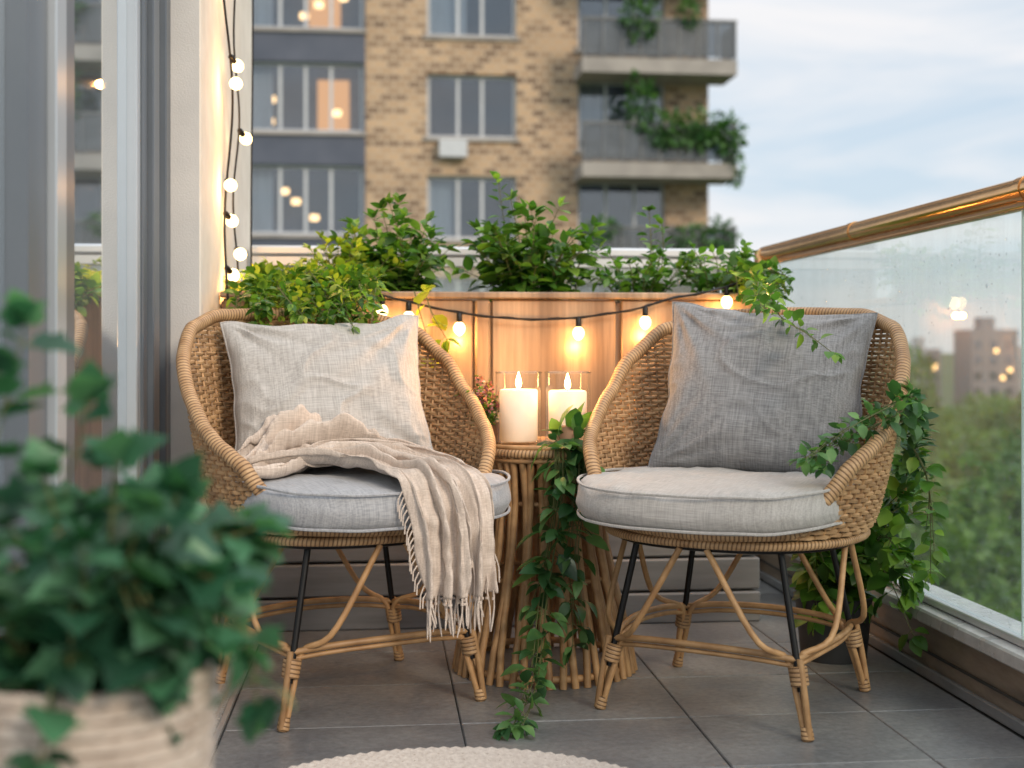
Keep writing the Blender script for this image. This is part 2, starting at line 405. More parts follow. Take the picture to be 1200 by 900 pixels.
# ---------------------------------------------------------------- left: wall + sliding door
mb=MB()
mb.bbox((-1.2,3.372,-.01),(-.46,4.70,3.3),M['stucco'],.004)
mb.box((-1.2,3.368,-.01),(-.4635,3.3715,3.3),M['stucco_sh'])  # front face of the same cream pillar, shade painted as grey
mb.box((-1.2,-1.6,2.35),(-.60,3.367,3.3),M['stucco'])
mb.obj('stucco_wall',smooth=False)
door=empty('sliding_glass_door')
mb=MB()
def vbar(y0,y1,x0,x1,mat): mb.bbox((x0,y0,.02),(x1,y1,2.33),mat,.003)
vbar(3.30,3.366,-.62,-.535,M['metal_d']); vbar(3.245,3.298,-.62,-.552,M['frame_l'])
vbar(3.16,3.243,-.62,-.542,M['metal_d']); vbar(3.10,3.158,-.62,-.556,M['metal_d']); vbar(3.055,3.098,-.62,-.562,M['frame_l'])
vbar(2.27,2.37,-.62,-.545,M['metal_d']); vbar(2.20,2.268,-.62,-.535,M['frame_l']); vbar(2.08,2.198,-.62,-.55,M['metal_d'])
vbar(.5,.62,-.62,-.55,M['metal_d']); vbar(-1.5,-1.4,-.62,-.55,M['metal_d'])
mb.bbox((-.64,-1.5,.0),(-.5605,3.366,.018),M['metal_l'],.002)
mb.bbox((-.64,-1.5,2.332),(-.55,3.366,2.348),M['metal_d'],.002)
mb.obj('frame',door,smooth=False)
mb=MB()
for a,b in ((2.371,3.054),(.621,2.079),(-1.39,.499)):
    mb.box((-.595,a,.09),(-.585,b,2.25),M['dglass'])
    mb.box((-.61,a,.0181),(-.57,b,.089),M['metal_d']); mb.box((-.61,a,2.251),(-.57,b,2.331),M['metal_d'])
mb.obj('glass',door,smooth=False)

# ---------------------------------------------------------------- planter
pl=empty('wooden_planter_box')
mb=MB()
PX0,PX1,PY0,PY1,PZ=-.455,1.13,3.75,4.25,.98
mb.box((PX0,PY0+.02,.30),(PX1-.01,PY1,PZ-.03),M['planter'])
segs=[(-.452,-.10),(-.095,.275),(.325,.70),(.712,1.122)]
for a,b in segs: mb.bbox((a+.003,PY0,.30),(b-.003,PY0+.019,PZ-.022),M['planter'],.004)
mb.bbox((.278,PY0-.012,.30),(.322,PY0+.019,PZ-.022),M['planter'],.006)
for s_ in ((PX0,PY0-.018,PX1,PY0+.03),(PX0,PY1-.03,PX1,PY1)):
    mb.bbox((s_[0],s_[1],PZ-.020),(s_[2],s_[3],PZ),M['planter'],.004)
mb.bbox((PX1-.03,PY0+.032,PZ-.020),(PX1,PY1-.032,PZ),M['planter'],.004)
mb.obj('box',pl,smooth=False)
mb=MB()
for i,(z0,z1) in enumerate([(0.0,.09),(.096,.19),(.196,.292)]):
    mb.bbox((PX0,PY0-.03+.006*i,z0),(PX1,PY1,z1),M['planter_b'],.005)
mb.obj('base',pl,smooth=False)
mb=MB(); mb.grid(lambda u,v:(PX0+.02+(PX1-PX0-.06)*u,PY0+.04+(PY1-PY0-.08)*v,PZ-.027+.01*noise.noise(Vector((u*20,v*8,0)))),50,14,M['soil']); mb.obj('soil',pl)

# ---------------------------------------------------------------- chairs
ZR=[(0,.900),(28,.893),(48,.860),(66,.785),(82,.695),(96,.625),(108,.588),(118,.558),(126,.505),(134,.452),(142,.424),(180,.418)]
Z0=.412
def sgnp(x,e): return math.copysign(abs(x)**e,x)
def shell(phi,z):
    f=max(0,(z-Z0)/.5); fx=f**.62
    rx=.292+.095*fx; ryb=.265+.115*fx; ryf=.282+.02*fx
    s_=math.sin(phi); c=math.cos(phi)
    x=rx*sgnp(s_,.86); y=(ryb if c>0 else ryf)*sgnp(c,.9)
    return Vector((x,y+ .01,z))
def zr(phi): return interp(ZR,abs(math.degrees(phi)))
def build_chair(e):
    mb=MB()
    step=math.radians(4.2); ns=3
    z=Z0+.004; rowi=0
    while z<.90:
        run=[]
        n=int(math.radians(176)/step*ns)
        def flush(run):
            if len(run)>4: mb.tube(run,.0048,M['weave'],5,caps=False,flat=.75)
        for i in range(-n,n+1):
            phi=i*step/ns
            if z<zr(phi)-.004:
                p=shell(phi,z); q=shell(phi+.01,z); t=(q-p).normalized(); nn=Vector((t.y,-t.x,0))
                w=.0046*math.sin(math.pi*i/ns+ rowi*math.pi)
                run.append(p+nn*w+Vector((0,0,noise.noise(p*30)*.003)))
            else: flush(run); run=[]
        flush(run)
        z+=.0104; rowi+=1
    n=int(math.radians(178)/step)
    for i in range(-n,n+1):
        phi=(i+.5)*step; zt=zr(phi)
        if zt-Z0>.02:
            k=max(3,int((zt-Z0)/.03)); mb.tube([shell(phi,Z0+(zt-Z0)*j/k) for j in range(k+1)],.0036,M['rattan'],5,caps=False)
    mb.obj('woven_shell',e)
    mb=MB()
    K=160
    rim=[shell(-math.pi+2*math.pi*i/K,zr(-math.pi+2*math.pi*i/K)+.004) for i in range(K)]
    rim=[p+Vector((noise.noise(p*6),noise.noise(p*6+Vector((9,0,0))),0))*.004 for p in rim]
    mb.tube(rim,.0165,M['rattan_wrap'],14,closed=True)
    rim2=[shell(-math.pi+2*math.pi*i/K,Z0-.014) for i in range(K)]
    rim2=[Vector((p.x*.985,p.y*.985,p.z)) for p in rim2]
    mb.tube(rim2,.010,M['rattan_wrap'],10,closed=True)
    rim3=[Vector((p.x*.93,p.y*.93,p.z-.012)) for p in rim2]
    mb.tube(rim3,.007,M['black'],8,closed=True)
    mb.obj('rim',e)
    mb=MB()
    for j in range(1,27):
        f=j/27
        mb.tube([Vector((p.x*f,p.y*f,.404+.002*math.sin(i*math.pi/2+j*math.pi))) for i,p in enumerate(rim2)],.0062,M['weave'],5,closed=True)
    mb.obj('seat_deck',e)
    mb=MB()
    feet=[(-.24,-.22),(.24,-.22),(-.24,.23),(.24,.23)]
    ring=[]
    for fx,fy in feet:
        sx=1 if fx>0 else -1; sy=1 if fy>0 else -1
        F=Vector((fx,fy,0)); T=Vector((sx*.165,sy*.175,.39))
        ax=(T-F).normalized()
        mb.tube([F+ax*.10,T],.0076,M['black'],10)
        for d,topp in ((Vector((1,0,0)),Vector((sx*.03,sy*.255,.385))),(Vector((0,1,0)),Vector((sx*.262,sy*.02,.385)))):
            dd=Vector((-sx*d.x,-sy*d.y,0))
            mid=F.lerp(topp,.55)+Vector((sx*.012,sy*.012,-.005))
            c=spline([F+dd*.006+Vector((0,0,.006)),F+ax*.09+dd*.011,F+ax*.165+dd*.020,mid,topp],22)
            mb.tube(c,.0070,M['rattan'],8)
        c=spline([F+Vector((sx*.004,sy*.004,.006)),F+ax*.09+Vector((sx*.010,sy*.010,0)),F+ax*.17+Vector((sx*.012,sy*.012,0))],8); mb.tube(c,.0075,M['rattan'],8)
        mb.tube([F+ax*t for t in (0.0,.003,.012,.03)],[.010,.0135,.0135,.012],M['rattan_wrap'],12)
        mb.tube([F+ax*t for t in (.110,.112,.15,.152)],[.012,.0195,.0205,.012],M['rattan_wrap'],12)
        ring.append(F+ax*.165)
    order=[0,1,3,2]
    for i in range(4):
        a=ring[order[i]]; b=ring[order[(i+1)%4]]
        m_=(a+b)/2; outw=Vector((m_.x,m_.y,0)).normalized()
        c=spline([a,a*.8+b*.2+outw*.022+Vector((0,0,.010)),m_+outw*.034+Vector((0,0,.014)),a*.2+b*.8+outw*.022+Vector((0,0,.010)),b],24)
        mb.tube(c,.0074,M['rattan'],8)
        c=[p+Vector((0,0,-.015))-outw*.004 for p in c]; mb.tube(c,.0055,M['rattan'],8)
    mb.obj('legs',e)
def build_cushion(e,mat,cx=0,cy=-.052,rx=.308,ry=.298,z0=.434,th=.092,seed=0):
    mb=MB()
    K=110
    P=[]
    for i in range(15): P.append((i/15*.88,1+.06*(1-(i/15)**2)))
    for i in range(11):
        a=math.pi*i/10; P.append((.88+.12*math.sin(a)**.8,math.cos(a)))
    for i in range(6): P.append((.88*(1-(i+1)/6),-1))
    def sh(a):
        x=sgnp(math.cos(a),.74); y=sgnp(math.sin(a),.74)
        if y>0: x*=1-.15*y*y; y*=.9
        return rx*x,ry*y
    def fr(y): return -.010*max(0,(-y-.12)/.16)
    def fn(u,v):
        i=min(int(round(v*(len(P)-1))),len(P)-1); r,zz=P[i]
        a=2*math.pi*u
        x,y=sh(a); x*=r;y*=r
        q=Vector((x*9+seed,y*9,zz*1.5))
        d=noise.noise(q)*.008+ (abs(noise.noise(Vector((x*22,y*12,seed+zz))))*-.007)
        k=1+d*.6
        edge=-.012*max(0,(r-.3))**2 if zz>0 else 0
        rip=.0035*noise.noise(Vector((a*9,zz*1.5,seed))) if r>.85 else 0
        return (cx+x*(k+rip*3),cy+y*(k+rip*3),z0+th/2+zz*th/2+(d if zz>-.5 else 0)+edge+fr(y))
    mb.grid(fn,K,len(P)-1,mat)
    for zz in (.80,-.80):
        pts=[]
        for i in range(K):
            a=2*math.pi*i/K; x,y=sh(a)
            x*=.985;y*=.985
            pts.append((cx+x,cy+y,z0+th/2+zz*th/2+noise.noise(Vector((x*9,y*9,seed)))*.004+fr(y)))
        mb.tube(pts,.0034,mat,6,closed=True)
    return mb.obj('seat_cushion',e)
def build_pillow(name,mat,w,h,T,seed):
    mb=MB(); n=96
    def side(sg):
        def fn(a,b):
            u=a*2-1;v=b*2-1
            pin=.085
            x=w/2*u*(1-pin*(1-v*v)*abs(u)**1.5); y=h/2*v*(1-pin*(1-u*u)*abs(v)**1.5)
            d=max(0,(1-abs(u)**2.6)*(1-abs(v)**2.6)); th=T*d**.52*(1-.12*v)
            q=Vector((u*1.6+seed,v*1.6,sg*3))
            q2=Vector((u*1.1+.5*noise.noise(q),v*2.0+.8*noise.noise(q*1.3),seed+sg))
            rid=max(0,1-abs(noise.noise(q2))*3.0)
            wr=.0065*rid*rid+.009*noise.noise(q*1.2)
            for cu in (-1,1):
                for cv in (-1,1):
                    du=u-cu;dv=v-cv; r=math.hypot(du,dv)+1e-4; ang=math.atan2(dv,du)
                    wr+=.028*math.exp(-r*1.8)*noise.noise(Vector((ang*5,seed+cu*3+cv*7,r*.6)))*min(1,r*3)
            wr+=.004*noise.noise(Vector((u*14,seed,1)))*abs(v)**6+.004*noise.noise(Vector((v*14,seed,9)))*abs(u)**6
            ed=min(1,d*5)
            ex=.008*noise.noise(Vector((v*3,seed,2)))*abs(u)**3; ey=.016*noise.noise(Vector((u*3,seed,5)))*abs(v)**3
            return (x+ex,-sg*(th/2+wr*ed) ,y+ey)
        return fn
    mb.grid(side(1),n,n,mat)
    f2=side(-1); mb.grid(lambda a,b:f2(1-a,b),n,n,mat)
    f=side(1); pts=[f(i/40,0) for i in range(40)]+[f(1,i/40) for i in range(40)]+[f(1-i/40,1) for i in range(40)]+[f(0,1-i/40) for i in range(40)]
    mb.tube(pts,.0028,mat,6,closed=True)
    return mb.obj(name)

LC=(-.075,3.05); RC=(.817,2.89); LR=math.radians(24); RR=math.radians(-36)
ch1=empty('rattan_armchair',(LC[0],LC[1],0),LR); build_chair(ch1)
ch2=empty('rattan_armchair.001',(RC[0],RC[1],0),RR)
for c in list(ch1.children):
    o=bpy.data.objects.new(c.name,c.data); col.objects.link(o); o.parent=ch2
build_cushion(ch1,M['cush'],cx=.022,cy=-.062,rx=.318,seed=1.3)
build_cushion(ch2,M['cush_w'],cx=-.018,seed=5.1)
p1=build_pillow('throw_pillow',M['pil1'],.50,.41,.16,2.0)
p1.matrix_world=Matrix.Translation((LC[0],LC[1],0))@Matrix.Rotation(LR,4,'Z')@Matrix.Translation((.015,.155,.698))@Matrix.Rotation(math.radians(-14),4,'Z')@Matrix.Rotation(math.radians(-23),4,'X')@Matrix.Rotation(math.radians(-2.5),4,'Y')
p2=build_pillow('throw_pillow.001',M['pil2'],.50,.44,.17,9.0)
p2.matrix_world=Matrix.Translation((RC[0],RC[1],0))@Matrix.Rotation(RR,4,'Z')@Matrix.Translation((.01,.16,.708))@Matrix.Rotation(math.radians(12),4,'Z')@Matrix.Rotation(math.radians(-20),4,'X')@Matrix.Rotation(math.radians(4),4,'Y')

# throw blanket (in chair-local coordinates)
thr=empty('throw_blanket',(LC[0],LC[1],0),LR)
mb=MB()
def strip(C,wtab,dirs,norms,amp,folds,seed,a0=.25,a1=.65):
    def fn(a,b):
        k=a*(len(C)-1); i=min(int(k),len(C)-2); c=C[i].lerp(C[i+1],k-i)
        W=interp(wtab,a); D=Vector(dirs[0]).lerp(Vector(dirs[1]),min(1,max(0,(a-a0)/(a1-a0)))).normalized()
        Nn=Vector(norms[0]).lerp(Vector(norms[1]),min(1,max(0,(a-.52)/.15))).normalized()
        w=b-.5
        ph=folds*2*math.pi*(b+.05*math.sin(a*5+seed))+2.2*noise.noise(Vector((a*3,b*2.5,seed)))
        A=interp(amp,a)*(1+.7*noise.noise(Vector((b*5,a*2,seed+20))))
        s1=math.sin(ph); s1=math.copysign(abs(s1)**.7,s1)
        off=A*(s1+.35*math.sin(ph*2.3+a*4))+A*1.1*noise.noise(Vector((a*8,b*7,seed+4)))+A*.5*noise.noise(Vector((a*20,b*14,seed+9)))
        lat=A*.8*math.cos(ph)
        return c+D*(w*W+lat)+Nn*(off+A*1.3)
    return fn
C=spline([(-.17,.03,.535),(-.08,-.02,.555),(.00,-.12,.552),(.05,-.24,.546),(.065,-.342,.530),(.075,-.382,.46),(.082,-.380,.37),(.088,-.376,.285)],60)
f1=strip(C,[(0,.28),(.3,.25),(.6,.20),(1,.155)],[(.62,.62,0),(1,-.05,0)],[(0,0,1),(0,-1,0)],[(0,.015),(.3,.015),(.5,.010),(.65,.011),(1,.015)],4.3,1.0)
mb.grid(f1,120,110,M['throw'])
C2=spline([(-.265,.0,.532),(-.20,.035,.550),(-.13,.045,.590),(-.04,.045,.590),(.06,.02,.570),(.12,-.05,.535)],50)
f2=strip(C2,[(0,.11),(.4,.15),(1,.12)],[(.25,.9,.25),(.4,.9,.1)],[(0,0,1),(0,-.3,1)],[(0,.012),(.35,.023),(.7,.020),(1,.010)],2.2,7.0)
mb.grid(f2,100,60,M['throw'])
C3=spline([(-.26,-.08,.530),(-.15,-.07,.54),(-.05,-.07,.56),(.05,-.15,.552),(.105,-.26,.546),(.125,-.342,.53),(.138,-.366,.46),(.145,-.364,.36)],50)
f3=strip(C3,[(0,.09),(.4,.12),(.7,.10),(1,.09)],[(.3,.9,0),(1,.1,0)],[(0,0,1),(.1,-1,0)],[(0,.010),(.3,.015),(.6,.008),(1,.011)],2.2,3.3)
mb.grid(f3,100,50,M['throw'])
o=mb.obj('cloth',thr); sm=o.modifiers.new('s','SOLIDIFY'); sm.thickness=.003
mb=MB()
for f,nn in ((f1,34),(f3,15)):
    for i in range(nn):
        b=(i+.5)/nn; p=Vector(f(.998,b)); l=U(.055,.09)
        q=p+Vector((U(-.014,.014),U(-.01,.006),-l)); 
        mb.tube(spline([p+Vector((0,0,.004)),p.lerp(q,.4)+Vector((U(-.006,.006),0,0)),q],6),[.0020,.0026,.0018,.0020,.0022,.0026,.0012],M['throw'],5)
        mb.tube([p+Vector((0,0,-.012)),p+Vector((0,0,-.017))],.0036,M['throw'],6)
for i in range(16):
    a=.62+.38*i/16; p=Vector(f1(a,.0)); q=p+Vector((-.012,-.004,-U(.03,.05)))
    mb.tube([p,p.lerp(q,.5)+Vector((-.004,0,.004)),q],.0016,M['throw'],5)
mb.obj('fringe',thr)

# ---------------------------------------------------------------- side table
TX,TY=.42,3.25
tb=empty('rattan_side_table')
prof=[(0,.228),(.06,.218),(.14,.198),(.24,.172),(.34,.152),(.43,.146),(.50,.152),(.548,.165)]
mb=MB(); n=46
for i in range(n):
    a0=2*math.pi*i/n+U(-.012,.012)
    pts=[]
    for j in range(15):
        z=.548*j/14; r=interp(prof,z)+U(-.001,.001); a=a0+(.05 if i%2 else -.05)*math.sin(z/.548*math.pi)
        pts.append((TX+r*math.cos(a),TY+r*math.sin(a),z))
    mb.tube(pts,.0092,M['rattan'],8)
mb.obj('rods',tb)
mb=MB()
for z,r,rr,mt in [(.556,.170,.011,'rattan_wrap'),(.538,.168,.006,'rattan'),(.43,.137,.006,'rattan'),(.24,.163,.006,'rattan'),(.02,.213,.009,'rattan'),(.571,.168,.006,'rattan')]:
    mb.tube([(TX+r*math.cos(2*math.pi*k/64),TY+r*math.sin(2*math.pi*k/64),z) for k in range(64)],rr,M[mt],10,closed=True)
for j in range(14):
    r=.012*(j+.6); mb.tube([(TX+r*math.cos(2*math.pi*k/48),TY+r*math.sin(2*math.pi*k/48),.566) for k in range(48)],.0064,M['weave'],6,closed=True)
mb.obj('top',tb)
TT=.573
def candle(name,x,y,h=.137,r=.0485,gh=.180,gr=.058):
    e=empty(name,(x,y,TT)); mb=MB()
    mb.lathe([(0,.006),(r-.003,.006),(r,.010),(r,h-.004),(r-.004,h),(r-.010,h-.003),(.012,h-.008),(0,h-.008)],0,0,M['wax'],40); mb.obj('wax',e)
    mb=MB(); mb.lathe([(0,.003),(gr-.002,.003),(gr,.006),(gr,gh)],0,0,M['cglass'],48)
    mb.tube([(gr*math.cos(2*math.pi*k/48),gr*math.sin(2*math.pi*k/48),gh) for k in range(48)],.0022,M['cglass'],6,closed=True); mb.obj('glass_holder',e)
    mb=MB(); mb.tube([(0,0,h-.01),(.001,0,h+.006)],.0015,M['black'],6); mb.obj('wick',e)
    mb=MB(); mb.lathe([(0,0),(.0048,.003),(.0076,.011),(.0068,.020),(.0035,.031),(0,.042)],0,0,M['flame'],16,z0=h+.003); mb.obj('flame',e)
    lamp('flame_light',(0,0,h+.060),2.7,e)
candle('glass_candle',.350,3.225); candle('glass_candle.001',.474,3.215,h=.134)

# ---------------------------------------------------------------- plants
def plant(name,stems,mat,lsize,spacing,kind=0,stemr=.0022,parent=None,pairs=True,asp=.62,droop=.25):
    mb=MB()
    for st in stems:
        pts=st; n=len(pts)
        mb.tube(pts,[stemr*(1-.6*i/n) for i in range(n)],M['stem'],5,caps=False)
        L=0; nxt=spacing*U(.3,1); ang=U(0,6.28)
        for i in range(1,n):
            seg=(pts[i]-pts[i-1]); t=seg.normalized()
            l0=L; L+=seg.length
            while nxt<L:
                p=pts[i-1]+t*(nxt-l0)
                ang+=1.9+U(-.4,.4)
                o=t.orthogonal().normalized(); o=Matrix.Rotation(ang,3,t)@o
                frac=i/n
                for sg in ((1,-1) if pairs else (1,)):
                    sz=lsize*U(.5,1.25)*(1-.4*frac)
                    d=(o*sg+t*U(.1,.7)+Vector((0,0,U(-.2,.35)))).normalized()
                    pp=p+d*sz*.25
                    mb.tube([p,pp],.0009,M['stem'],3,caps=False)
                    mb.leaf(pp,d,Vector((0,0,1))+rvec()*.6,sz,sz*asp,mat,kind,droop=droop*U(.2,1.6))
                nxt+=spacing*U(.7,1.3)
        t=(pts[-1]-pts[-2]).normalized()
        for k in range(3):
            mb.leaf(pts[-1],(t+rvec()*.7).normalized(),Vector((0,0,1))+rvec()*.5,lsize*.6,lsize*.6*asp,mat,kind,droop)
    o=mb.obj(name,parent,smooth=True); return o
def bush_stems(c,rx,ry,h,n,lean=(0,0),seg=9,droop=.0):
    out=[]
    for i in range(n):
        a=U(0,6.28); r=math.sqrt(R())
        b=Vector((c[0]+rx*.35*r*math.cos(a),c[1]+ry*.35*r*math.sin(a),c[2]))
        hh=h*U(.5,1.05)*(1-.35*r)
        e=Vector((c[0]+rx*r*math.cos(a)+lean[0],c[1]+ry*r*math.sin(a)+lean[1],c[2]+hh-droop*r*h))
        m_=b.lerp(e,.5)+Vector((0,0,hh*.18))+rvec()*.012
        out.append(spline([b,m_,e],seg))
    return out
def ptop(name,x,y,rx,ry,h,n,mat,ls,sp=.028,**k):
    return plant(name,bush_stems((x,y,PZ-.03),rx,ry,h,n,**k),mat,ls,sp)
ptop('basil_plant',.04,3.94,.19,.14,.31,32,M['leaf'],.068)
ptop('basil_plant.001',.47,3.94,.23,.15,.31,40,M['leaf'],.072)
plant('mint_plant',[spline([(.40,3.93,.95),(.39,3.92,1.12),(.36,3.90,1.33)],10),spline([(.47,3.93,.95),(.49,3.93,1.1),(.55,3.90,1.25)],10),spline([(.05,3.93,.95),(.07,3.91,1.1),(.03,3.88,1.25)],10),spline([(.43,3.94,.95),(.43,3.92,1.12),(.40,3.90,1.27)],10),spline([(.60,3.93,.95),(.62,3.93,1.1),(.66,3.90,1.19)],10)],M['leaf'],.062,.026)
ptop('herb_plant',.80,3.93,.17,.12,.20,26,M['leaf'],.05)
plant('herb_sprig_plant',[spline([(.82,3.93,.95),(.84,3.92,1.1),(.83,3.90,1.24)],10),spline([(.85,3.93,.95),(.88,3.93,1.1),(.87,3.90,1.20)],10)],M['leaf'],.05,.026)
ptop('ivy_plant',1.05,3.90,.14,.14,.22,26,M['leaf'],.05)
ptop('golden_herb_plant',-.27,3.90,.20,.17,.17,40,M['leaf_y'],.046,droop=.3)
ptop('golden_herb_plant.001',-.10,3.86,.16,.12,.23,22,M['leaf_y'],.05)
st=[]
for i in range(36):
    x=U(-.35,-.03); st.append(spline([(x,3.80,.98),(x+U(-.04,.04),3.58,1.0+U(-.03,.02)),(x+U(-.03,.06),U(3.22,3.44),U(.84,.93))],9))
plant('trailing_herb_plant',st,M['leaf'],.044,.023)
st=[]
for i in range(16):
    x=U(-.36,-.02); st.append(spline([(x,3.80,.98),(x+U(-.05,.05),3.58,1.02+U(-.04,.02)),(x+U(-.04,.06),U(3.25,3.45),U(.86,.96))],9))
plant('trailing_herb_plant.001',st,M['leaf_y'],.038,.023)
plant('trailing_vine_plant',[spline([(.10,3.72,.98),(.11,3.66,.93),(.13,3.64,.86),(.15,3.64,.79)],8),spline([(.13,3.72,.98),(.15,3.66,.91),(.19,3.64,.84)],8)],M['leaf_y'],.075,.04,pairs=False,asp=.75)
st=[]
for i in range(12):
    x=U(1.0,1.15); st.append(spline([(x,3.85,.98),(x+.04,3.75,1.05),(x+U(-.02,.08),3.62,U(.90,1.06))],8))
st.append(spline([(1.10,3.8,1.0),(1.08,3.55,.99),(1.03,3.3,.955),(.97,3.10,.92),(.955,2.95,.88),(.96,2.80,.845),(1.0,2.74,.80)],24))
st.append(spline([(1.10,3.8,1.0),(1.05,3.5,1.01),(.98,3.25,.965),(.92,3.05,.93),(.90,2.92,.905)],20))
plant('corner_vine_plant',st,M['leaf'],.044,.03,asp=.7)
e=empty('potted_climber_plant')
mb=MB(); mb.lathe([(0,0),(.085,0),(.10,.16),(.105,.165),(.095,.165),(.09,.14),(0,.14)],1.19,3.27,M['pot_d'],28); mb.obj('pot',e)
st=[]
for i in range(32):
    a=U(0,6.28); st.append(spline([(1.19,3.27,.15),(1.19+.09*math.cos(a),3.20+.07*math.sin(a),U(.25,.4)),(1.20+.11*math.cos(a),3.08+.16*math.sin(a),U(.08,.55))],9))
plant('foliage',st,M['leaf'],.085,.048,parent=e,asp=.68)
st=[]
for i in range(6):
    h=U(-.02,.04)
    st.append(spline([(1.24,3.15,.35),(1.26,2.95,.52),(1.19+U(-.02,.02),2.78,.66+h),(1.09,2.66+U(-.03,.03),.65+h),(1.0+U(-.03,.02),2.64+U(-.04,.04),.60+h),(.91+U(-.05,.05),2.62+U(-.05,.05),.565+h*.5)],18))
plant('arm_vine',st,M['leaf_d'],.046,.030,parent=e,asp=.65)
st=[]
for i in range(3):
    st.append(spline([(1.22,2.85,.60),(1.26,2.84,.50),(1.24+U(-.03,.03),2.82+U(-.06,.06),U(.28,.40))],10))
plant('outer_vine',st,M['leaf'],.055,.038,parent=e,asp=.65)
st=[]
for i in range(9):
    dx=U(-.045,.04)
    z1=U(.18,.42)
    pts=[(.45+dx*.4,3.14,.585),(.462+dx,3.07,.575),(.455+dx,3.035,.46),(.435+dx,3.025,.33)]
    if i<=3: pts+=[(.41+dx,2.99,.2),(.385+dx,2.91,.08),(.36+dx*1.4,2.80,.025),(.335+dx*1.8,2.70+U(-.03,.06),.02)]
    elif i<6: pts+=[(.41+dx*1.5,3.0,z1*.5)]
    else: pts+=[(.43+dx*1.5,3.02,z1*.8)]
    st.append(spline(pts,26))
e=empty('trailing_pothos_plant'); 
mb=MB(); mb.lathe([(0,0),(.025,0),(.032,.05),(.028,.05),(.025,.04),(0,.04)],.462,3.125,M['terra'],20,z0=TT-.001); mb.obj('pot',e)
plant('vines',st,M['leaf_d'],.076,.052,parent=e,asp=.54,droop=.35)
e=empty('potted_heather_plant')
mb=MB(); mb.lathe([(0,0),(.026,0),(.035,.05),(.031,.05),(.028,.04),(0,.04)],.283,3.29,M['terra'],20,z0=TT); mb.obj('pot',e)
st=bush_stems((.262,3.27,TT+.035),.06,.05,.14,50)
plant('foliage',st,M['leaf'],.016,.009,parent=e,stemr=.001)
mb=MB()
for s_ in st:
    for k in range(16):
        p=s_[-1].lerp(s_[-4],R()); mb.leaf(p+rvec()*.005,rvec()+Vector((0,0,.5)),rvec(),.009,.007,M['pink'])
mb.obj('flowers',e)

e=empty('ivy_pot_plant')
FX,FY=-.272,1.24; HP=.505
mb=MB(); prof=[(0,0)]
for i in range(40):
    z=HP*i/39; prof.append((.085+.026*z/HP,z))
mb.lathe(prof+[(.10,HP+.004),(.10,HP-.03),(0,HP-.03)],FX,FY,M['basket'],40)
for i in range(37):
    z=.008+(HP-.005)*i/36; r=.086+.026*z/HP
    mb.tube([(FX+(r+.002*math.sin(k*math.pi/2+i*math.pi))*math.cos(2*math.pi*k/72),FY+(r+.002*math.sin(k*math.pi/2+i*math.pi))*math.sin(2*math.pi*k/72),z) for k in range(72)],.0068,M['basket'],6,closed=True)
mb.obj('basket',e)
st=bush_stems((FX,FY,HP-.02),.15,.15,.25,24)
for i in range(11):
    a=U(-1.9,1.0); st.append(spline([(FX,FY,HP),(FX+.08*math.cos(a),FY+.08*math.sin(a),HP+.10),(FX+.155*math.cos(a),FY+.12*math.sin(a),U(HP+.02,HP+.14))],8))
st.append(spline([(FX+.02,FY-.05,HP),(FX+.0,FY-.12,HP+.03),(FX-.01,FY-.14,HP-.04)],8))
st.append(spline([(FX+.08,FY-.02,HP+.02),(FX+.145,FY-.04,HP+.05),(FX+.16,FY-.05,HP-.02)],8))
st.append(spline([(FX-.05,FY,HP),(FX-.09,FY,.67),(FX-.055,FY-.01,.835)],12)); st.append(spline([(FX-.05,FY,HP),(FX-.10,FY,.65),(FX-.08,FY-.01,.79)],12)); st.append(spline([(FX,FY,HP),(FX-.03,FY,.62),(FX+.0,FY,.765)],12))
plant('foliage',st,M['leaf_f'],.060,.046,kind=1,parent=e,asp=1.0,pairs=True)

# ---------------------------------------------------------------- rug
mb=MB(); cx,cy,RRd=.11,2.095,.48
mb.lathe([(0,.003),(RRd-.01,.003)],cx,cy,M['rug'],96)
j=0; r=RRd-.008
while r>.02:
    K=int(max(24,2*math.pi*r/.012)); K-=K%2
    mb.tube([(cx+(r+.0012*math.cos(k*math.pi))*math.cos(2*math.pi*k/K),cy+r*math.sin(2*math.pi*k/K),.007+.0016*math.cos(k*math.pi+j*math.pi)) for k in range(K)],.0066,M['rug'],6,closed=True)
    r-=.0125; j+=1
mb.obj('round_rug')

# ---------------------------------------------------------------- string lights
def bulb(mb,p,r=.0175,mat=None,d=(0,0,-1)):
    p=Vector(p); d=Vector(d).normalized()
    mb.tube([p,p+d*.004,p+d*.028],[.006,.0085,.0085],M['black'],10)
    c=p+d*.028
    ts=[0,.15,.35,.6,.8,.93,1]; rs=[.45,.8,1,.95,.7,.4,.05]
    mb.tube([c+d*(t*r*2.3) for t in ts],[r*q for q in rs],mat or M['bulb'],12)
    return c+d*(r*2.3+.016)
e=empty('string_lights')
mb=MB(); yw=3.715
wire=spline([(-.10,3.70,1.0),(-.02,yw,.975),(.10,yw,.945),(.25,yw,.915),(.42,yw,.90),(.58,yw,.905),(.75,yw,.93),(.85,yw,.96),(.98,yw-.01,.985),(1.08,3.72,1.02),(1.10,3.74,1.05)],80)
mb.tube(wire,.0032,M['black'],6)
mb.tube([p+Vector((0,.004,.003*math.sin(i*.9))) for i,p in enumerate(wire)],.0025,M['black'],5)
def wire_at(x): return min(wire,key=lambda p:abs(p.x-x))
for x in (.0,.085,.235,.575,.775,1.03):
    q=bulb(mb,wire_at(x)); lamp('bulb_light',q+Vector((0,-.01,0)),.95,e)
mb.obj('swag',e)
e=empty('string_lights.001')
mb=MB(); xw=-.44
w=[]
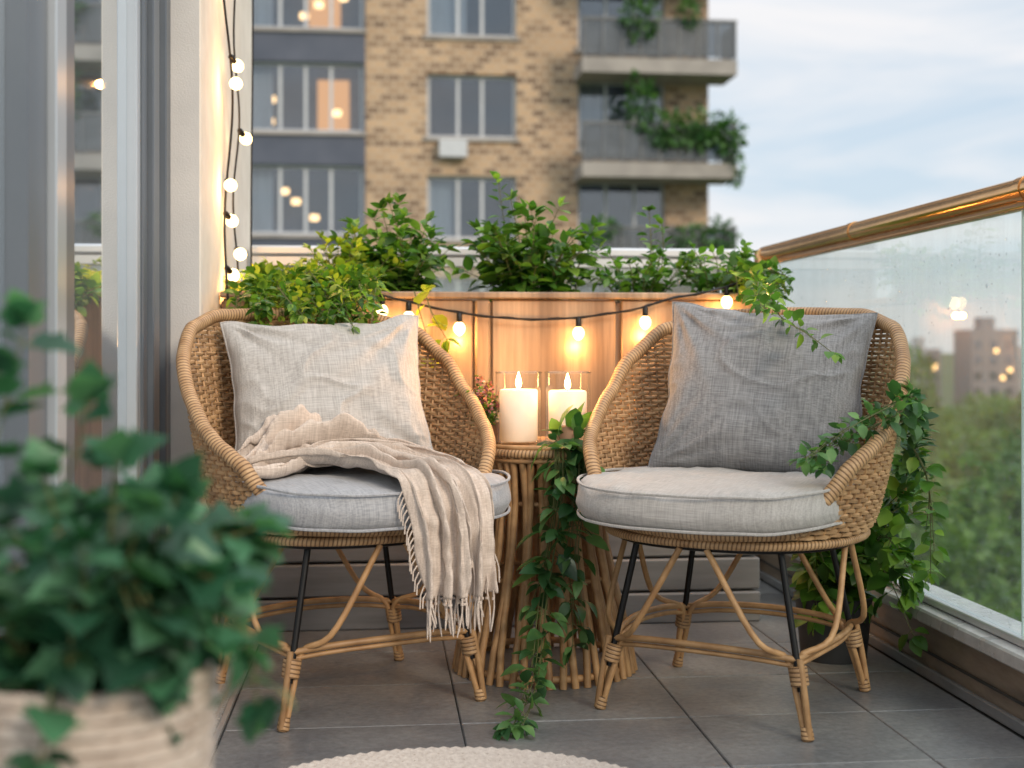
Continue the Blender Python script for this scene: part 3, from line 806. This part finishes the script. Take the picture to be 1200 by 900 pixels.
for i in range(70):
    z=3.2-2.25*i/69; w.append(Vector((xw+.010*math.sin(z*9),3.78+.06*math.sin(z*5.5),z)))
mb.tube(w,.0035,M['black'],6)
w2=[Vector((xw+.012+.008*math.sin(p.z*13+1),p.y+.10+.04*math.sin(p.z*8),p.z)) for p in w]; mb.tube(w2,.003,M['black'],6)
w3=[Vector((xw+.02,4.30+.03*math.sin(p.z*4),p.z)) for p in w]; mb.tube(w3,.003,M['black'],6)
zs=[1.97,1.66,1.60,1.48,1.30,1.20,1.10,1.04]
for i,z in enumerate(zs):
    p=min(w if i%3 else w2,key=lambda q:abs(q.z-z)); s_=1 if i%2 else -1
    q=bulb(mb,p,.019,M['bulb'],(.35,.9*s_,-.45))
    if i in (0,2,4,7): lamp('bulb_light',q+Vector((.02,0,0)),1.5,e)
mb.obj('strand',e)

# ---------------------------------------------------------------- background apartment building
m,nt,out=new_mat('brick_wall'); L=nt.links.new
p=nt.nodes.new('ShaderNodeBsdfPrincipled'); p.inputs['Roughness'].default_value=.9
tc=nt.nodes.new('ShaderNodeTexCoord'); sx=nt.nodes.new('ShaderNodeSeparateXYZ'); L(tc.outputs['Object'],sx.inputs[0])
ad=N(nt,'ShaderNodeMath',operation='ADD'); L(sx.outputs[0],ad.inputs[0]); L(sx.outputs[1],ad.inputs[1])
cb=nt.nodes.new('ShaderNodeCombineXYZ'); L(ad.outputs[0],cb.inputs[0]); L(sx.outputs[2],cb.inputs[1])
bt=nt.nodes.new('ShaderNodeTexBrick'); L(cb.outputs[0],bt.inputs['Vector'])
bt.inputs['Color1'].default_value=(.50,.345,.215,1); bt.inputs['Color2'].default_value=(.10,.06,.042,1); bt.inputs['Mortar'].default_value=(.47,.37,.27,1)
bt.inputs['Scale'].default_value=1; bt.inputs['Brick Width'].default_value=.40; bt.inputs['Row Height'].default_value=.19; bt.inputs['Mortar Size'].default_value=.03; bt.inputs['Bias'].default_value=-.1
nz=N(nt,'ShaderNodeTexNoise'); nz.inputs['Scale'].default_value=.6; L(tc.outputs['Object'],nz.inputs['Vector'])
hm=N(nt,'ShaderNodeMapRange'); hm.inputs['To Min'].default_value=.8; hm.inputs['To Max'].default_value=1.2; L(nz.outputs[0],hm.inputs[0])
s_=N(nt,'ShaderNodeVectorMath',operation='SCALE'); L(bt.outputs[0],s_.inputs[0]); L(hm.outputs[0],s_.inputs['Scale']); L(s_.outputs[0],p.inputs['Base Color']); L(p.outputs[0],out.inputs[0]); M['brick']=m
M['navy']=prin('navy_cladding',(.06,.075,.11),(.09,.105,.145),rough=.5,scale=1)
M['wframe']=prin('window_frame',(.46,.49,.53),(.54,.57,.6),rough=.5)
M['conc']=prin('concrete',(.26,.245,.23),(.38,.355,.33),rough=.9,scale=1.5)
M['wglass']=thin_glass('window_glass',(.74,.80,.86),refl=1,base=.13)
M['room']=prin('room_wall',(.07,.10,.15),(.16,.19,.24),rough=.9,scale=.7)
M['curt']=prin('curtain',(.5,.48,.45),(.7,.68,.65),rough=.9,scale=3,stretch=(5,1,.2))
M['lit']=emis('room_light',(1,.42,.13),1.5)
M['lampb']=emis('room_lamp',(1,.55,.22),6)
BYD=37.0; PITCH=2.94; G=-16
bld=empty('brick_apartment_building')
def wall_with_openings(mb,x0,x1,z0,z1,ops,y,mat,depth=.28):
    xs=sorted({x0,x1}|{o[0] for o in ops}|{o[1] for o in ops}); zs=sorted({z0,z1}|{o[2] for o in ops}|{o[3] for o in ops})
    for a,b in zip(xs,xs[1:]):
        for c,d in zip(zs,zs[1:]):
            mx,mz=(a+b)/2,(c+d)/2
            if any(o[0]<mx<o[1] and o[2]<mz<o[3] for o in ops): continue
            n=len(mb.v); mb.v+=[(a,y,c),(b,y,c),(b,y,d),(a,y,d)]; mb.face([n,n+1,n+2,n+3],mat)
    for o in ops:
        a,b,c,d=o; n=len(mb.v)
        mb.v+=[(a,y,c),(b,y,c),(b,y,d),(a,y,d),(a,y+depth,c),(b,y+depth,c),(b,y+depth,d),(a,y+depth,d)]
        for q in [(0,4,5,1),(1,5,6,2),(2,6,7,3),(3,7,4,0)]: mb.face([n+i for i in q],mat)
def window(mb,a,b,c,d,y,mull,lit=0,curtain=0):
    t=.09; yy=y+.17
    mb.box((a,yy,c),(b,yy+.08,c+t),M['wframe']); mb.box((a,yy,d-t),(b,yy+.08,d),M['wframe'])
    mb.box((a,yy,c+t),(a+t,yy+.08,d-t),M['wframe']); mb.box((b-t,yy,c+t),(b,yy+.08,d-t),M['wframe'])
    for m_ in mull:
        x=a+(b-a)*m_; mb.box((x-t/2,yy+.002,c+t),(x+t/2,yy+.078,d-t),M['wframe'])
    mb.box((a+t,yy+.03,c+t),(b-t,yy+.04,d-t),M['wglass'])
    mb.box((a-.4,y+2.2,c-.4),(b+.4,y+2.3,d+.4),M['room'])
    mb.box((a-.1,y-.08,c-.1),(b+.1,y+.16,c-.002),M['conc'])
    if curtain:
        w=(b-a)*curtain
        for k in range(int(w/.12)):
            x=a+t+.12*k; mb.box((x,y+.45+.05*(k%2),c),(x+.115,y+.5+.05*(k%2),d),M['curt'])
    if lit==1:
        x=a+(b-a)*U(.5,.7); mb.box((x-.3,y+2.0,c+.3),(x+.65,y+2.1,d-.1),M['lit'])
    if lit>=1:
        for k in range(3):
            cx_=U(a+.3,b-.3); cz=U(c+.3,d-.4); mb.tube([(cx_,y+1.5,cz),(cx_,y+1.5,cz+.16)],.13,M['lampb'],8)
fl=[4.0+PITCH*k for k in range(-6,6)]
mb=MB(); wb=MB()
opsL=[]; ops=[]
for k,z in enumerate(fl):
    o=(1.35,3.95,z,z+1.85); ops.append(o); window(wb,*o,BYD,[.35,.62],lit=0,curtain=[.3,.0,.45][k%3])
    o=(5.75,8.35,z-.3,z+1.75); ops.append(o); window(wb,*o,BYD,[.33,.66],curtain=[0,.3][k%2])
wall_with_openings(mb,-.41,9.65,G,22,ops,BYD,M['brick'])
for k,z in enumerate(fl):
    o=(-3.75,-.47,z+.1,z+2.1); opsL.append(o); window(wb,*o,BYD-.05,[.28,.5,.72],lit=1 if k in (7,8,9) else (2 if k==6 else 0),curtain=.2)
    o=(-9.5,-5.2,z+.1,z+2.1); opsL.append(o); window(wb,*o,BYD-.05,[.33,.66])
wall_with_openings(mb,-12,-.412,G,22,opsL,BYD-.05,M['navy'])
mb.box((-12,BYD+2.5,G),(9.65,BYD+14,22),M['brick'])
n=len(mb.v); mb.v+=[(9.65,BYD,G),(9.65,BYD+2.5,G),(9.65,BYD+2.5,22),(9.65,BYD,22)]; mb.face([n,n+1,n+2,n+3],M['brick'])
mb.box((-12.2,BYD-.2,22.003),(9.9,BYD+14.2,22.6),M['conc'])
mb.obj('walls',bld,smooth=False); wb.obj('windows',bld,smooth=False)
mb=MB()
M['brail']=prin('balcony_rail_grey',(.10,.11,.12),(.16,.17,.18),rough=.5)
M['bpanel']=thin_glass('balcony_panel',(.38,.42,.46),refl=1,base=.1,haze=.10)
for k in range(-5,6):
    zt=6.10+PITCH*k
    mb.box((5.65,BYD-1.5,zt-.42),(10.1,BYD-.003,zt),M['conc'])
    mb.box((5.65,BYD-1.42,zt+.08),(10.1,BYD-1.40,zt+1.05),M['bpanel'])
    mb.box((10.02,BYD-1.395,zt+.08),(10.05,BYD-.01,zt+1.05),M['bpanel'])
    mb.box((5.65,BYD-1.48,zt+1.06),(10.1,BYD-1.38,zt+1.14),M['brail'])
    for i in range(9): x=5.68+i*.545; mb.box((x,BYD-1.47,zt+.001),(x+.05,BYD-1.425,zt+1.06),M['brail'])
    for i in range(56): x=5.70+i*.079; mb.box((x,BYD-1.455,zt+.001),(x+.015,BYD-1.44,zt+1.06),M['brail'])
mb.box((1.7,BYD-.35,6.35),(2.5,BYD-.09,6.85),M['wframe'])
mb.obj('balconies',bld,smooth=False)
mb=MB()
def clump(mb,c,r,n,mat,ls,kind=0):
    for i in range(n):
        v=rvec(); q=R()**.4; p=Vector(c)+Vector((v.x*r[0]*q,v.y*r[1]*q,v.z*r[2]*q))
        mb.leaf(p,(v+rvec()*.8).normalized(),Vector((0,0,1))+rvec()*.6,ls*U(.6,1.3),ls*.6,mat,kind)
for c,r,n_ in [((7.3,BYD-1.5,7.75),(.35,.3,.9),200),((8.1,BYD-1.5,7.1),(.5,.3,.5),160),((9.0,BYD-1.5,7.1),(.6,.3,.5),220),((9.8,BYD-1.5,6.9),(.45,.35,.6),220),((8.6,BYD-1.6,6.8),(1.2,.2,.3),140),
    ((7.3,BYD-1.5,10.2),(.5,.3,.7),200),((8.7,BYD-1.4,10.4),(.3,.3,.45),90),((9.6,BYD-1.5,4.0),(.5,.3,.5),150),((8.9,BYD-1.5,3.9),(.9,.3,.4),150),((6.2,BYD-1.5,4.2),(.5,.3,.3),90),((10.1,BYD-1.3,6.3),(.2,.3,.8),110)]:
    clump(mb,c,r,n_,M['leaf_d'],.24,2)
mb.obj('balcony_greenery',bld)

# ---------------------------------------------------------------- ground, trees, skyline
M['ground']=prin('ground',(.06,.10,.035),(.13,.15,.08),rough=1,scale=.02)
mb=MB(); mb.grid(lambda u,v:(-3000+6000*u,-1000+7000*v,G),30,30,M['ground']); mb.obj('ground',smooth=False)
M['bark']=prin('bark',(.06,.045,.035),(.1,.08,.06),rough=.95)
M['tleaf']=leaf_mat('tree_foliage',(.055,.12,.025),(.12,.22,.05),(.22,.34,.09),.35)  # leaf colour lightened to yellow-green to paint in distance haze
def tree_mesh(seed):
    random.seed(seed); mb=MB()
    mb.tube(spline([(0,0,0),(.2,.1,4),(0,0,8)],8),[.35,.33,.3,.27,.24,.2,.17,.14,.1],M['bark'],8)
    for i in range(13):
        a=U(0,6.28); z=U(3.5,8); e_=Vector((math.cos(a)*U(2,4),math.sin(a)*U(2,4),z+U(1.5,4.0)))
        mb.tube(spline([(0,0,z-1),tuple(e_*.5+Vector((0,0,z*.25))),tuple(e_)],6),[.14,.12,.1,.08,.06,.04,.02],M['bark'],5)
        clump(mb,e_,(U(1.1,1.9),U(1.1,1.9),U(.8,1.4)),170,M['tleaf'],.55,2)
    for i in range(6): clump(mb,(U(-1.5,1.5),U(-1.5,1.5),U(8.5,11.5)),(1.5,1.5,1.1),150,M['tleaf'],.55,2)
    o=mb.obj('tree_src'); me=o.data; bpy.data.objects.remove(o); return me
tm=[tree_mesh(1),tree_mesh(2),tree_mesh(3)]
random.seed(31)
tl=empty('tree_line')
def tree(x,y,s,sz=None,zb=G):
    o=bpy.data.objects.new('tree_crown',tm[random.randrange(3)]); col.objects.link(o); o.parent=tl
    o.location=(x,y,zb); o.rotation_euler=(0,0,U(0,6.28)); o.scale=(s*1.15,s*1.15,sz or s)
for i in range(80):
    y=U(40,150); x=y*U(.30,.85)+4
    tree(x,y,U(.8,1.02))
for i in range(10):
    y=U(28,44); tree(y*U(.42,.66),y,U(.7,.9))
tree(25.0,60,.55,1.36); tree(35,64,.6,1.2)
for i in range(25): tree(U(-14,14),U(22,34),U(.6,.85))
sk=empty('city_skyline')
M['tower']=prin('tower_wall',(.20,.185,.20),(.28,.26,.28),rough=.8,scale=.1)
M['tower2']=prin('tower_wall_light',(.34,.33,.35),(.44,.42,.43),rough=.8,scale=.1)
def tower(x,y,w,h,mat):
    mb=MB(); mb.box((x,y,G),(x+w,y+w*.8,h),mat)
    fl_=int((h-G)/3.2)
    for k in range(fl_):
        z=G+k*3.2+1
        nn=int(w/3)
        for j in range(nn): mb.box((x+.6+j*w/nn,y-.05,z),(x+.6+j*w/nn+1.6,y-.003,z+1.7),M['wglass'])
    mb.box((x+w*.3,y+2,h+.003),(x+w*.6,y+w*.5,h+2.5),mat)
    for k in range(3): zz=G+U(9,h-G-3); xx=x+U(1,w-1); mb.tube([(xx,y-.4,zz),(xx,y-.4,zz+.7)],.4,M['lampb'],6)
    mb.obj('tower',sk,smooth=False)
for x,y,w,h,mt in [(120,250,10,5,'tower'),(131,256,8,-1,'tower2'),(158,300,14,0,'tower'),(100,255,8,-2,'tower2'),(178,330,12,2,'tower2'),(96,300,14,-3,'tower2'),(200,380,20,0,'tower'),(146,240,9,7,'tower'),(160,245,10,3,'tower2'),(240,420,18,2,'tower2'),(110,330,16,-1,'tower'),(84,260,9,-3,'tower2'),(112,262,7,1,'tower2')]:
    tower(x,y,w,h,M[mt])

# ---------------------------------------------------------------- world, sun, camera
w=bpy.data.worlds.new('World'); scene.world=w; w.use_nodes=True
nt=w.node_tree; nt.nodes.clear(); L=nt.links.new
out=nt.nodes.new('ShaderNodeOutputWorld'); bg=nt.nodes.new('ShaderNodeBackground'); bg.inputs[1].default_value=.105
sky=nt.nodes.new('ShaderNodeTexSky'); sky.sky_type='NISHITA'; sky.sun_disc=False
el=math.radians(28); az=math.radians(150)
sky.sun_elevation=el; sky.sun_rotation=az; sky.dust_density=1.5
tc=nt.nodes.new('ShaderNodeTexCoord'); mp=nt.nodes.new('ShaderNodeMapping'); mp.inputs['Scale'].default_value=(1.3,1.3,6.0); mp.inputs['Location'].default_value=(.3,.1,.2); L(tc.outputs['Generated'],mp.inputs[0])
nz=N(nt,'ShaderNodeTexNoise'); nz.inputs['Scale'].default_value=2.6; nz.inputs['Detail'].default_value=7; nz.inputs['Distortion'].default_value=.5; L(mp.outputs[0],nz.inputs['Vector'])
r=ramp(nt,nz.outputs[0],[(.36,(.15,.15,.15)),(.60,(.95,.95,.95))])
bs=N(nt,'ShaderNodeMix',data_type='RGBA'); bs.inputs['Factor'].default_value=.72; L(sky.outputs[0],bs.inputs[6]); bs.inputs[7].default_value=(6.4,7.9,9.3,1)
mx=N(nt,'ShaderNodeMix',data_type='RGBA')
L(r.outputs[0],mx.inputs['Factor']); L(bs.outputs[2],mx.inputs[6]); mx.inputs[7].default_value=(9.0,8.9,9.0,1)
sz=nt.nodes.new('ShaderNodeSeparateXYZ'); L(tc.outputs['Generated'],sz.inputs[0])
mr=N(nt,'ShaderNodeMapRange'); mr.inputs['From Min'].default_value=.25; mr.inputs['From Max'].default_value=.9; mr.inputs['To Min'].default_value=1.0; mr.inputs['To Max'].default_value=1.9; L(sz.outputs[2],mr.inputs[0])
sc=N(nt,'ShaderNodeVectorMath',operation='SCALE'); L(mx.outputs[2],sc.inputs[0]); L(mr.outputs[0],sc.inputs['Scale'])
L(sc.outputs[0],bg.inputs[0]); L(bg.outputs[0],out.inputs[0])
sd=bpy.data.lights.new('sun','SUN'); sd.energy=2.1; sd.angle=math.radians(16); sd.color=(1,.83,.64)
so=bpy.data.objects.new('sun',sd); col.objects.link(so)
dirv=Vector((math.sin(az)*math.cos(el),math.cos(az)*math.cos(el),math.sin(el)))
so.rotation_euler=dirv.to_track_quat('Z','Y').to_euler(); so.location=(5,-5,6)

cd=bpy.data.cameras.new('camera'); cd.sensor_width=36; cd.lens=45.0; cd.shift_y=-40/1200
cd.clip_end=20000; cd.clip_start=.05
cd.dof.use_dof=True; cd.dof.focus_distance=2.95; cd.dof.aperture_fstop=2.6
co=bpy.data.objects.new('camera',cd); col.objects.link(co); co.location=(0,0,.81)
co.rotation_euler=(math.radians(90),0,-math.radians(5.9)); scene.camera=co
scene.view_settings.view_transform='Standard'; scene.view_settings.look='None'; scene.view_settings.exposure=0
